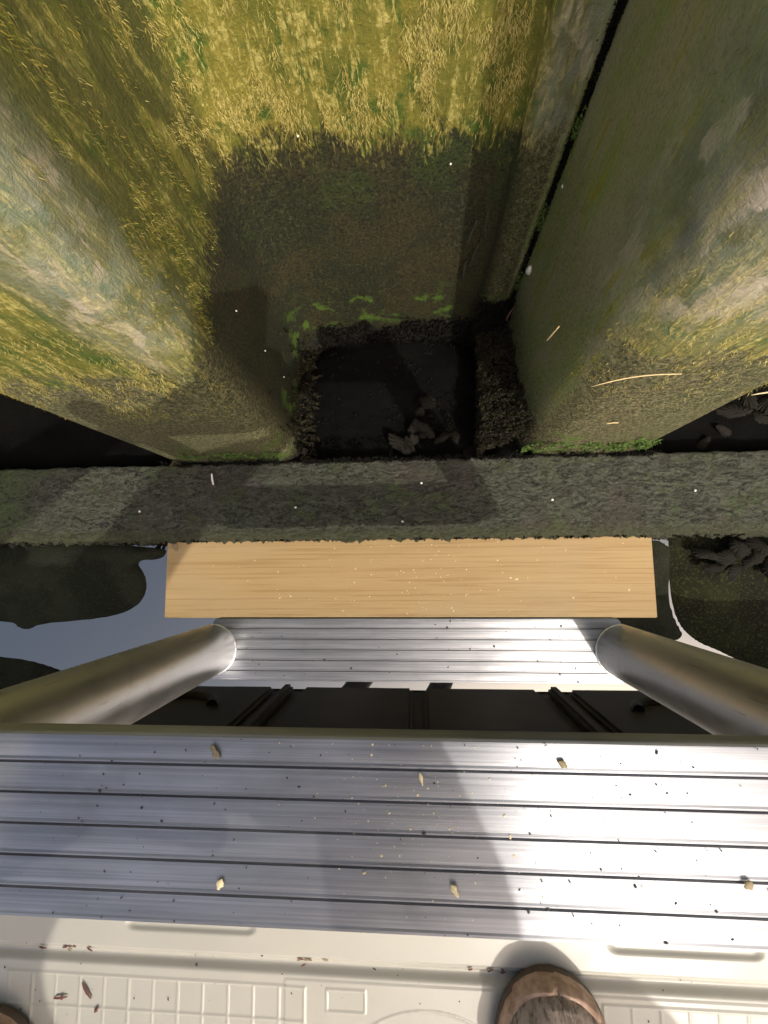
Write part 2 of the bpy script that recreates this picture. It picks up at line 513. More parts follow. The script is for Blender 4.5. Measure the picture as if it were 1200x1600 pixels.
# moss and grime tufts in the joint between the sheets, and green weed near the beam
def tufts(name, spots, mat, label):
    verts, faces = [], []
    for (x, y, z, r) in spots:
        for _ in range(int(26)):
            a = Vector((random.gauss(0, 1), random.gauss(0, 1), random.gauss(0, 1))).normalized()
            if a.y > 0: a.y = -a.y
            c = Vector((x, y, z)) + Vector((random.gauss(0, r * .5), random.gauss(0, r * .2), random.gauss(0, r)))
            L = r * random.uniform(.3, .9); u = a.orthogonal().normalized() * L * .35
            b = len(verts)
            verts += [c - u, c + u, c + a * L + u * .3]
            faces.append((b, b + 1, b + 2))
    o = mesh_obj(name, verts, faces, mat, smooth=False)
    tag(o, label, "moss", None, 'stuff')
M_moss = simple("bright_green_weed", (.060, .105, .014), .8, 0, .5, 200)
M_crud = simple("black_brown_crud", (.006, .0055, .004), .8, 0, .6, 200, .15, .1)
sp = []
for _ in range(26):
    z = random.choice([H - .362, H - .47, H - .475, H - .585]) + random.gauss(0, .007)
    sp.append((.146 + random.gauss(0, .002), .372, z, .005))
for _ in range(110):
    x = random.choice([random.uniform(-.36, -.2), random.uniform(.16, .35), random.uniform(.28, .34)])
    z = H - .655 + random.gauss(0, .012)
    sp.append((x, .161, z, .0045))
tufts("green_moss", sp, M_moss, "bright green moss in the sheet joint and just above the crusted beam")
sp = []
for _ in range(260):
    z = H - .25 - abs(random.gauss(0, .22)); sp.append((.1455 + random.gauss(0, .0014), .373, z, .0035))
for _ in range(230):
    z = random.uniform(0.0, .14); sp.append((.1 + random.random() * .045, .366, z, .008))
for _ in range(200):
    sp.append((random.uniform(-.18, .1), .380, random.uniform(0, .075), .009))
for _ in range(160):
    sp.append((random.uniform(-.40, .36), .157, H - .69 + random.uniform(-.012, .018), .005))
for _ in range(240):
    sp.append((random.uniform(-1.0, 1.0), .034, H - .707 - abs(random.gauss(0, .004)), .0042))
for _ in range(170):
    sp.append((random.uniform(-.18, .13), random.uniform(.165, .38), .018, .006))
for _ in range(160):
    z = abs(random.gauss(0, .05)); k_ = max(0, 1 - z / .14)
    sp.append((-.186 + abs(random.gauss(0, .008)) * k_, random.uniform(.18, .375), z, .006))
sp2 = []
for _ in range(1700):
    y_ = random.uniform(.167, .378)
    zt_ = .115 - .25 * max(0, y_ - .24) + .02 * N3(y_ * 40, 3)
    if random.random() < .55: x_, z_ = .104 + .008 * N3(y_ * 50, 1) + (y_ - .167) * .05, random.uniform(0, zt_ * .8)
    else:
        x_ = random.uniform(.104, .166); z_ = zt_ * (.8 + .4 * (x_ - .104) / .06)
    sp2.append((x_, y_, z_, .0045))
for _ in range(200):
    z = abs(random.gauss(0, .055)); k_ = max(0, 1 - z / .15)
    sp2.append((-.186 + abs(random.gauss(0, .012)) * k_, random.uniform(.168, .375), z, .006))
M_crust = simple("brown_green_crust", (.022, .018, .009), .75, 0, .9, 60, .3, .2)
tufts("brown_crust", sp2, M_crust, "brown and black crust of shells and weed on both sides of the recess foot")
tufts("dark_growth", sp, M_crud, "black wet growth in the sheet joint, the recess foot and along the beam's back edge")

# ------------------------------------------------------------------ timber beam (waler)
def timber():
    x0, x1, y0, y1, zt, zb = -1.6, 1.6, .037, .160, H - .70, -.12
    nx, step = 900, (1.6 * 2) / 900
    prof = []
    ys = np.linspace(y0 + .003, y1 - .003, 44)
    prof += [(y0, zb), (y0, zb + .05)] + [(y0, z) for z in np.linspace(0, zt - .004, 12)]
    prof += [(y, zt) for y in ys]
    prof += [(y1, z) for z in np.linspace(zt - .004, 0, 6)] + [(y1, zb)]
    v = []
    npf = len(prof)
    for i in range(nx + 1):
        x = x0 + i * step
        for k, (y, z) in enumerate(prof):
            n1 = N3(x * 45, y * 45, z * 45); n2 = N3(x * 150, y * 150, z * 150); n3 = N3(x * 11, y * 11, z * 11)
            dy = dz = 0
            if z >= zt - 1e-6: dz = n1 * .0030 + (abs(n2) - .2) * .0050 + n3 * .003
            e = max(0, 1 - abs(y - y0) / .012) if z > 0 else 0
            if z > zt - .03 and e > 0:
                dy = -(abs(n2) * .011 + max(0, n1) * .007) * e
            if abs(y - y1) < 1e-6: dy = n1 * .004
            v.append((x, y + dy, z + dz))
    f = grid_faces(nx + 1, npf)
    o = mesh_obj("timber_beam", v, f, M_timber)
    tag(o, "old mud-crusted timber beam running across the foot of the seawall", "beam")
timber()

# ------------------------------------------------------------------ new board
def board():
    x0, x1, y0, y1, zt, th = -.4125, .3640, -.0905, .0345, H - .72, .030
    bm = bmesh.new()
    r = bmesh.ops.create_cube(bm, size=1)
    for v in bm.verts:
        v.co = Vector(((x0 + x1) / 2 + v.co.x * (x1 - x0), (y0 + y1) / 2 + v.co.y * (y1 - y0), zt - th / 2 + v.co.z * th))
    bmesh.ops.bevel(bm, geom=bm.edges[:], offset=.0012, segments=2, affect='EDGES')
    for f in bm.faces:
        if abs(f.normal.x) > .9: f.material_index = 1
    o = bm_obj("wooden_board", bm, [M_board, M_endgrain], smooth=False)
    tag(o, "new pale pine board lying flat against the crusted beam, sprinkled with wood chips", "board")
board()

# ------------------------------------------------------------------ aluminium ladder
XC, YC, RT, XT = -.0065, -.0885, .0248, .2021      # tube axes at XC +- XT
def tread(parent, zt, halfw=.0312):
    np_ = 6
    pw = 2 * halfw / np_
    prof, gro = [], []
    prof += [(-halfw, -.0075), (-halfw, -.0022), (-halfw + .0003, -.001), (-halfw + .0010, -.0002)]
    for i in range(np_):
        a = -halfw + i * pw; b = a + pw
        lo = a + (.00045 if i else .0014); hi = b - (.00045 if i < np_ - 1 else .0014)
        prof += [(lo, -.0001), (lo + .0007, .0003), (lo + .0014, .00005)]
        prof += [(lo + (hi - lo) * t, .00028 * math.sin(math.pi * t)) for t in (.3, .5, .7)]
        prof += [(hi - .0012, .00005), (hi, -.0001)]
        if i < np_ - 1:
            prof += [(b - .00030, -.0011), (b + .00030, -.0011)]
    prof += [(halfw - .0010, -.0002), (halfw - .0003, -.001), (halfw, -.0022), (halfw, -.0075)]
    # underside
    prof += [(halfw - .003, -.0075), (halfw - .0035, -.0045), (-halfw + .0035, -.0045), (-halfw + .003, -.0075)]
    P = np.array(prof)
    nx = 60
    v = []
    rr = RT + .0006
    for (y, z) in P:
        yy = min(max(y, -halfw), halfw)
        e = XT
        if abs(yy) < rr: e = XT - math.sqrt(rr * rr - yy * yy)
        edge = halfw - abs(yy)
        if edge < .006: e = min(e, XT - .006 + math.sqrt(max(0, .006 ** 2 - (.006 - edge) ** 2)))
        for i in range(nx + 1):
            v.append((-e + 2 * e * i / nx, y, z))
    f = grid_faces(len(P), nx + 1, closed_u=True)
    # close the ends
    n1 = nx + 1
    f.append([k * n1 for k in range(len(P))]); f.append([k * n1 + nx for k in range(len(P))][::-1])
    o = mesh_obj("tread", v, f, [M_tread, M_groove], parent, smooth=False, loc=(XC, YC, zt))
    for p_ in o.data.polygons:
        if len(p_.vertices) == 4:
            zz = [o.data.vertices[i].co.z for i in p_.vertices]
            if max(zz) <= -.0010 and min(zz) > -.0012: p_.material_index = 1
    return o

def ladder():
    L = empty("boarding_ladder", (0, 0, 0))
    tag(L, "new aluminium boarding ladder with round rails and ribbed flat treads", "ladder")
    tread(L, H - .155, .0302)
    tread(L, H - .455, .0312)
    for sx in (-1, 1):
        seg = 64
        zs = [H - .466, H - .465, H - .463, H - .46, H - .4, H - .3, H - .2, H - .11, H - .102, H - .099]
        rs = [RT] * 8 + [RT * .93, RT * .75]
        v = []
        for z, r in zip(zs, rs):
            for a in range(seg):
                t = 2 * math.pi * a / seg
                v.append((math.cos(t) * r, math.sin(t) * r, z))
        f = [(i * seg + a, i * seg + (a + 1) % seg, (i + 1) * seg + (a + 1) % seg, (i + 1) * seg + a) for i in range(len(zs) - 1) for a in range(seg)]
        f.append([a for a in range(seg)][::-1]); f.append([(len(zs) - 1) * seg + a for a in range(seg)])
        o = mesh_obj("rail", v, f, M_tube, L, loc=(XC + sx * XT, YC, 0))
        # weld bead round the notch of the lower tread
        bm = bmesh.new()
        vv = []
        n = 40; br = .0010
        for i in range(n + 1):
            a = math.pi * (.5 if sx > 0 else -.5) + math.pi * (i / n) * 1.0
            k = 1 + .15 * math.sin(i * 1.9)
            for j in range(6):
                b = 2 * math.pi * j / 6
                R_ = RT + br * k * math.cos(b)
                vv.append(bm.verts.new((math.cos(a) * R_, math.sin(a) * R_, H - .455 + .0004 + br * k * math.sin(b))))
        for i in range(n):
            for j in range(6):
                bm.faces.new((vv[i * 6 + j], vv[i * 6 + (j + 1) % 6], vv[i * 6 + 6 + (j + 1) % 6], vv[i * 6 + 6 + j]))
        bm_obj("weld_bead", bm, M_tube, o)
ladder()

# ------------------------------------------------------------------ cream moulded platform
ZD = H - .42
YE = -.306                # its front edge, below the upper tread
def bar_field(xs, ys, h):
    return h
def platform():
    root = empty("swim_platform", (0, -1.0, 0))
    tag(root, "cream moulded swim platform with raised non-slip squares, sunlit and crossed by shadows", "platform")
    # top skin: fine grid where the camera is near, coarse beyond
    xs = np.r_[np.linspace(-1.15, -.45, 16)[:-1], np.arange(-.45, .36, .0011), np.linspace(.36, 1.15, 16)[1:]]
    ys = np.r_[np.arange(YE, -.47, -.0010), np.linspace(-.47, -2.1, 40)]
    GX, GY = np.meshgrid(xs, ys, indexing='ij')
    def ss(v, a, b):
        t = np.clip((v - a) / (b - a), 0, 1); return t * t * (3 - 2 * t)
    Z = np.full_like(GX, ZD)
    # rounded front lip
    q = np.clip((GY - (YE - .010)) / .010, 0, 1); Z -= .010 * (1 - np.sqrt(np.clip(1 - q * q, 0, 1)))
    # sharp shallow step, then a soft trough, then the field
    Z -= .0022 * ss(-GY, .3405, .3418)
    Z -= .0055 * ss(-GY, .343, .3500) * (1 - ss(-GY, .3505, .3575))
    Z += .0008 * ss(-GY, .3590, .3600) * (GX > -.12) * (GX < .3)
    # shallow pads sticking out under the upper tread
    for cx, hw in ((-.205, .050), (.215, .052)):
        r = np.maximum(np.abs(GX - cx) - hw, 0)
        Z -= .0026 * (1 - ss(np.hypot(r * .55, np.maximum(-GY - .3205, 0)), .002, .0062))
    # raised line squares
    lw = .0007
    def line(dist): return .0009 * (1 - ss(np.abs(dist), lw * .5, lw * 1.5))
    def grid(x0, nx_, y0, ny_, c, cy):
        x1, y1 = x0 + nx_ * c, y0 - ny_ * cy
        ins = (GX > x0 - lw * 2) & (GX < x1 + lw * 2) & (GY < y0 + lw * 2) & (GY > y1 - lw * 2)
        hh = np.zeros_like(Z)
        for k in range(nx_ + 1): hh = np.maximum(hh, line(GX - (x0 + k * c)))
        for k in range(ny_ + 1): hh = np.maximum(hh, line(GY - (y0 - k * cy)))
        return hh * ins
    Z += grid(-.3730, 12, -.3655, 8, .02258, .0262)
    Z += grid(.1480, 12, -.3655, 8, .02258, .0262)
    # small outlined plaque and a faint ring between the two fields
    dx, dy = np.abs(GX + .066) - .0165, np.abs(GY + .374) - .0085
    dd = np.where((dx < 0) & (dy < 0), np.maximum(dx, dy), np.hypot(np.maximum(dx, 0), np.maximum(dy, 0)))
    Z += line(dd)
    rr = np.hypot((GX - .005) / 1.25, GY + .44)
    Z += line(rr - .062) * .8
    v = np.stack([GX, GY, Z], -1).reshape(-1, 3)
    nx, ny = len(xs), len(ys)
    f = grid_faces(nx, ny)
    o = mesh_obj("deck", v + np.array([0, 1.0, 0]), [t[::-1] for t in f], M_deck, root)
    # front face with ribs, seam and moulded handle arcs (seen mirrored in the water)
    def box(bm, x0, x1, y0, y1, z0, z1, bev=.004):
        r = bmesh.ops.create_cube(bm, size=1)
        vs = r['verts']
        for w in vs: w.co = Vector(((x0 + x1) / 2 + w.co.x * (x1 - x0), (y0 + y1) / 2 + w.co.y * (y1 - y0), (z0 + z1) / 2 + w.co.z * (z1 - z0)))
        es = list({e for w in vs for e in w.link_edges})
        bmesh.ops.bevel(bm, geom=es, offset=bev, segments=2, affect='EDGES')
    bm = bmesh.new()
    box(bm, -1.148, 1.148, -2.09, YE - .003, -.06, ZD - .0105, .006)
    M_hull = simple("dark_platform_side", (.085, .070, .048), .6, 0, .45, 18, .3)  # dark brown all over, unlike the cream deck
    bm_obj("hull", bm, M_hull, root, smooth=False, loc=(0, 1.0, 0))
    for x0, x1 in ((-.72, -.34), (-.27, -.012), (.012, .27), (.34, .72)):
        bm = bmesh.new(); box(bm, x0, x1, YE - .004, YE + .010, .03, ZD - .022, .008)
        bm_obj("front_panel", bm, M_hull, root, smooth=False, loc=(0, 1.0, 0))
    for cx in (-.305, .305):
        bm = bmesh.new(); box(bm, cx - .012, cx + .012, YE - .004, YE + .018, .02, ZD - .03, .006)
        bm_obj("rib", bm, M_hull, root, smooth=False, loc=(0, 1.0, 0))
    for cx in (-.50, .50):
        bm = bmesh.new(); n = 24; vv = []
        for i in range(n + 1):
            a = math.pi * i / n
            for j in range(8):
                b = 2 * math.pi * j / 8
                R_ = .075 + .012 * math.cos(b)
                vv.append(bm.verts.new((cx + math.cos(a) * R_, YE + .012 + .012 * math.sin(b), .17 + math.sin(a) * R_ * .75)))
        for i in range(n):
            for j in range(8):
                bm.faces.new((vv[i * 8 + j], vv[i * 8 + (j + 1) % 8], vv[i * 8 + 8 + (j + 1) % 8], vv[i * 8 + 8 + j]))
        bm_obj("handle", bm, M_hull, root, loc=(0, 1.0, 0))
platform()

# ------------------------------------------------------------------ oysters and mussels
def oyster_mesh(seed):
    r_ = random.Random(seed)
    nu, nv = 78, 14
    v = []
    a0 = r_.uniform(0, 6)
    for i in range(nu):
        a = 2 * math.pi * i / nu
        for j in range(nv):
            t = j / (nv - 1)
            R = t * (1 + .14 * math.sin(2 * a + a0) + .07 * math.sin(5 * a + 2 * a0) + .03 * math.sin(15 * a + a0))
            ex = .55 + .45 * (0.5 + .5 * math.cos(a))
            ridge = .030 * math.sin(15 * a + a0 + .6 * math.sin(3 * a)) * t ** .7
            flute = .035 * math.sin(t * 30 + math.sin(2 * a))
            x = R * math.cos(a) * 1.0 + .25 * R
            y = R * math.sin(a) * ex * .8
            z = .42 * (1 - t ** 2.2) + ridge + flute * (1 - t) * 1.0
            v.append((x, y, z))
    base = len(v)
    f = grid_faces(nu, nv, closed_u=True)
    for i in range(nu):
        x, y, z = v[i * nv + nv - 1]
        v.append((x * .96, y * .96, -.10))
    for i in range(nu):
        k = (i + 1) % nu
        f.append((i * nv + nv - 1, k * nv + nv - 1, base + k, base + i))
    f.append([base + i for i in range(nu)][::-1])
    me = bpy.data.meshes.new("oyster_shell")
    me.from_pydata(v, [], f); me.validate()
    me.materials.append(M_shell)
    me.polygons.foreach_set('use_smooth', [True] * len(me.polygons))
    return me
OYM = [oyster_mesh(s) for s in range(4)]
def oyster(x, y, z, r, rot, label, group, tilt=(0, 0)):
    o = bpy.data.objects.new("oyster_shell", random.choice(OYM))
    C.objects.link(o)
    o.location = (x, y, z); o.scale = (r, r * random.uniform(.8, 1.1), r * random.uniform(.7, 1))
    o.rotation_euler = (tilt[0], tilt[1], rot)
    tag(o, label, "oyster", group)
for (x, y, r, a) in [(.455, .004, .017, 2.6), (.484, -.002, .021, 3.4), (.515, -.004, .02, .5), (.492, -.020, .018, 3.8), (.527, .014, .02, 2.2), (.462, -.017, .013, 3.3), (.545, -.02, .022, 1.2), (.50, .018, .019, 5.2), (.57, .01, .022, 4)]:
    oyster(x, y, .028 + random.uniform(-.006, .012), r, a, "grey ridged oyster clustered under the beam at the right edge", "oysters under the beam's right end", (random.uniform(-.5, .5), random.uniform(-.5, .5)))
for _ in range(16):
    x = random.uniform(-.04, .12) ; y = random.uniform(.175, .27) if x > 0 else random.uniform(.175, .21)
    oyster(x, y, .012 + random.uniform(0, .03), random.uniform(.009, .024), random.uniform(0, 6), "dark wet oyster piled at the foot of the middle recess", "oysters in the middle recess", (random.uniform(-.6, .6), random.uniform(-.6, .6)))
for (x, y, r) in [(.522, .233, .026), (.552, .222, .026), (.50, .205, .018), (.575, .25, .024), (.54, .26, .02), (.47, .185, .014)]:
    oyster(x, y, .02, r, random.uniform(0, 6), "grey ribbed oyster in the black gap behind the beam at right", "oysters in the right gap", (random.uniform(-.5, .5), random.uniform(-.4, .4)))
for (x, r) in [(-.702, .009), (-.678, .008), (-.655, .006), (-.62, .008), (-.485, .008), (-.474, .006), (-.715, .007)]:
    oyster(x, .030, H - .712, r, random.uniform(0, 6), "small pale barnacle clinging under the beam's front edge at left", "barnacles under the beam's left end", (.9, 0))

# ------------------------------------------------------------------ small loose things
def rod(name, a, b, r, mat, label, cat, group=None, bend=0.1):
    a, b = Vector(a), Vector(b)
    d = b - a; u = d.orthogonal().normalized(); w = d.cross(u).normalized()
    v = []; n = 8
    for i in range(n + 1):
        t = i / n
        c = a + d * t + u * bend * d.length * math.sin(math.pi * t) * .5
        rr = r * (1 - .35 * abs(2 * t - 1) ** 2)
        for j in range(6):
            an = 2 * math.pi * j / 6
            v.append(c + u * math.cos(an) * rr + w * math.sin(an) * rr)
    f = [(i * 6 + j, i * 6 + (j + 1) % 6, i * 6 + 6 + (j + 1) % 6, i * 6 + 6 + j) for i in range(n) for j in range(6)]
    f += [list(range(6))[::-1], [n * 6 + j for j in range(6)]]
    o = mesh_obj(name, v, f, mat); tag(o, label, cat, group); return o

def pebble(name, c, r, mat, label, cat, group=None, sq=(1, 1, .7)):
    bm = bmesh.new()
    bmesh.ops.create_icosphere(bm, subdivisions=2, radius=1)
    s_ = random.random() * 20
    for v in bm.verts:
        k = 1 + .25 * N3(v.co.x * 1.3 + s_, v.co.y * 1.3, v.co.z * 1.3)
        v.co = Vector((v.co.x * r * sq[0] * k, v.co.y * r * sq[1] * k, v.co.z * r * sq[2] * k))
    o = bm_obj(name, bm, mat, loc=c); tag(o, label, cat, group); return o

def leaf(name, c, L, w, ang, mat, label, cat, group=None, curl=.3):
    n = 8; v = []
    for i in range(n + 1):
        t = i / n
        ww = w * math.sin(math.pi * min(.98, max(.06, t))) ** .6 * random.uniform(.5, 1.2)
        for s_ in (-1, 0, 1):
            v.append((L * (t - .5), ww * s_ * .5, L * curl * .3 * (abs(s_) * .25 + math.sin(math.pi * t) * .5) + .0005))
    f = [(i * 3 + j, i * 3 + 3 + j, i * 3 + 4 + j, i * 3 + 1 + j) for i in range(n) for j in range(2)]
    o = mesh_obj(name, v, f, mat, loc=c); o.rotation_euler = (0, 0, ang)
    md = o.modifiers.new("thickness", 'SOLIDIFY'); md.thickness = .00015
    tag(o, label, cat, group); return o

# on the wall
pebble("barnacle", (.148, .360, H - .538), .0056, M_white, "white round barnacle in the mossy joint of the seawall", "barnacle", sq=(.8, .8, 1.3))
pebble("barnacle", (.150, .361, H - .412), .0026, M_white, "tiny white barnacle high in the joint between the sheets", "barnacle")
pebble("shell_chip", (.152, .362, H - .318), .0042, M_brown, "tan shell chip near the top of the joint", "shell chip", sq=(.8, .8, 1.4))
pebble("shell_chip", (.164, .362, H - .362), .0055, M_saw, "long pale shell chip right of the joint", "shell chip", sq=(.7, .5, 2.2))
for (x, z) in [(-.1825, H - .52), (-.1825, H - .60), (-.1825, H - .43), (-.10, H - .36), (.04, H - .40)]:
    yy = .26 if x < -.15 else .382
    pebble("barnacle", (x, yy, z), .0011, M_white, "pinhead white barnacle on the dark side of the recess", "barnacle", "pinhead barnacles in the recess")
rod("straw", (.146, .23, H - .435), (.145, .235, H - .475), .0010, M_twig, "short straw stuck upright on the right web beside the joint", "straw")
rod("straw", (.1665, .160, H - .418), (.235, .160, H - .395), .0006, M_twig, "long yellow straw lying across the right flute's front", "straw")
rod("straw", (.335, .160, H - .455), (.375, .158, H - .445), .0009, M_saw, "pale straw poking out at the right edge above the black gap", "straw")
rod("straw", (.230, .160, H - .540), (.243, .160, H - .537), .0007, M_twig, "tiny straw low on the right flute above the beam", "straw")
rod("twig", (.143, .35, H - .60), (.140, .34, H - .625), .0015, M_leaf, "curled reddish twig hanging beside the recess at right", "twig", bend=.9)
for (x, z) in [(.075, H - .47), (.082, H - .51), (.07, H - .54), (.085, H - .46)]:
    rod("twig", (x, .378, z), (x + random.uniform(-.01, .01), .374, z - .035), .0012, M_speck, "thin dark twig caught in the recess's right corner", "twig", "twigs in the recess corner")
# on the beam
rod("twig", (-.328, .142, H - .6935), (-.325, .124, H - .6945), .0018, M_white, "pale twig standing out on the left half of the beam", "twig")
for (x, y) in [(.0105, .120), (-.449, .083), (-.19, .085), (.21, .09), (.42, .10), (-.02, .06)]:
    pebble("shell_chip", (x, y, H - .697), .0019, M_white, "white crumb of shell on the crusted beam", "shell chip", "shell crumbs on the beam")
leaf("bark_flake", (-.398, .026, H - .719), .018, .010, 2.0, M_brown, "brown bark flake on the new board's far left corner", "bark flake")
# on the deck
dz = ZD
for (x, y, L, a) in [(-.298, -.377, .016, 2.2), (-.322, -.384, .013, .15), (-.288, -.392, .006, 1.0)]:
    leaf("leaf_fragment", (x, y, dz - .0015), L, .0035, a, M_leaf, {0: "", }.get(9, "red-brown leaf sliver lying on the deck's left squares"), "leaf fragment", "leaf slivers on the deck squares")
for _ in range(16):
    x = random.choice([random.gauss(-.315, .02), random.gauss(-.104, .008), random.gauss(.055, .008), random.uniform(-.36, -.05)])
    leaf("leaf_fragment", (x, -.3435 + random.gauss(0, .0012), dz - .0016), random.uniform(.003, .008), .0022, random.uniform(-.7, .7) + (3 if random.random() < .5 else 0), random.choice([M_leaf, M_brown, M_leaf]), "tiny red-brown leaf crumb lined up in the deck's groove", "leaf crumb", "leaf crumbs in the deck groove")
# on the upper tread
TZ = H - .155 + .0006
leaf("seed_husk", (-.0685, -.0635, TZ), .0052, .0022, 2.1, M_brown, "tan seed husk on the far left part of the upper tread", "husk")
leaf("seed_husk", (.0455, -.0650, TZ), .0034, .0022, 2.6, M_brown, "small ragged husk on the far right part of the upper tread", "husk")
leaf("leaf_scrap", (.0105, -.1035, TZ), .0042, .0024, 2.1, M_saw, "yellow-green scrap near the upper tread's front edge", "leaf scrap")
leaf("leaf_scrap", (.0005, -.0705, TZ), .0042, .0014, 1.8, M_saw, "yellow sliver in the middle of the upper tread", "leaf scrap")
leaf("leaf_scrap", (-.0655, -.1045, TZ), .0036, .0024, 1.2, M_saw, "yellow scrap left of the middle shadow on the upper tread", "leaf scrap")
leaf("leaf_scrap", (.0985, -.0985, TZ), .0030, .0026, .7, M_brown, "round brown scrap on the right of the upper tread", "leaf scrap")

def flecks(name, n, fn, size, mat, label):
    verts, faces = [], []
    for _ in range(n):
        x, y, z = fn()
        s_ = size * random.lognormvariate(0, .45); a = random.uniform(0, math.pi); e = random.uniform(.3, .9)
        b = len(verts)
        pts = []
        for k in range(5):
            t = a + 2 * math.pi * k / 5
            px, py = math.cos(t) * s_, math.sin(t) * s_ * e
            pts.append((x + px * math.cos(a) - py * math.sin(a), y + px * math.sin(a) + py * math.cos(a), z + .00015))
        verts += pts + [(x, y, z + s_ * .5)]
        for k in range(5): faces.append((b + k, b + (k + 1) % 5, b + 5))
    tag(mesh_obj(name, verts, faces, mat, smooth=False), label, "debris", None, 'stuff')
flecks("grit", 200, lambda: (random.choice([random.uniform(-.15, .12), random.gauss(-.08, .03), random.gauss(.06, .03)]), YC + random.uniform(-.029, .029), TZ - .0004), .00032, M_speck, "dark grit specks on the upper tread")
flecks("sawdust", 190, lambda: (random.gauss(.005, .022), YC + max(-.029, min(.028, .008 + random.gauss(0, .014))), TZ - .0004) , .00023, M_saw, "pale sawdust crumbs in the middle of the upper tread")
flecks("grit", 46, lambda: (random.uniform(-.18, .17), YC + random.uniform(-.029, .029), H - .4548), .0008, M_speck, "dark grit specks on the lower tread")
flecks("wood_chips", 130, lambda: (random.choice([random.uniform(-.40, .35), random.gauss(.0, .09)]), random.uniform(-.085, .03), H - .7198), .0010, M_saw, "pale wood chips scattered on the new board")
flecks("grit", 60, lambda: (random.uniform(-.39, .25), random.uniform(-.40, -.325), ZD - .0012), .0008, M_speck, "dark grit specks on the cream deck")

# ------------------------------------------------------------------ photographer
M_skin = simple("skin", (.52, .33, .24), .55, 0, .08, 40, .05)
M_shirt = simple("navy_shirt_cloth", (.07, .075, .10), .85, 0, .2, 300, .4)
M_trouser = simple("dark_trouser_cloth", (.09, .085, .075), .85, 0, .2, 300, .4)
M_cap = simple("dark_cap_cloth", (.05, .05, .05), .85, 0, .2, 300, .4)
M_hair = simple("brown_hair", (.06, .035, .02), .6, 0, .4, 200, .5)
def skin_obj(name, pts, edges, mat, parent, root=0, sub=2):
    me = bpy.data.meshes.new(name)
    me.from_pydata([p[0] for p in pts], edges, [])
    me.materials.append(mat)
    o = bpy.data.objects.new(name, me); C.objects.link(o)
    o.parent = parent
    md = o.modifiers.new("skin", 'SKIN'); md.use_smooth_shade = True
    sv = me.skin_vertices[0].data
    for i, p in enumerate(pts):
        r = p[1]
        sv[i].radius = r if isinstance(r, tuple) else (r, r)
        sv[i].use_root = (i == root)
    ms = o.modifiers.new("sub", 'SUBSURF'); ms.levels = sub; ms.render_levels = sub
    return o
def Z(z): return z + H

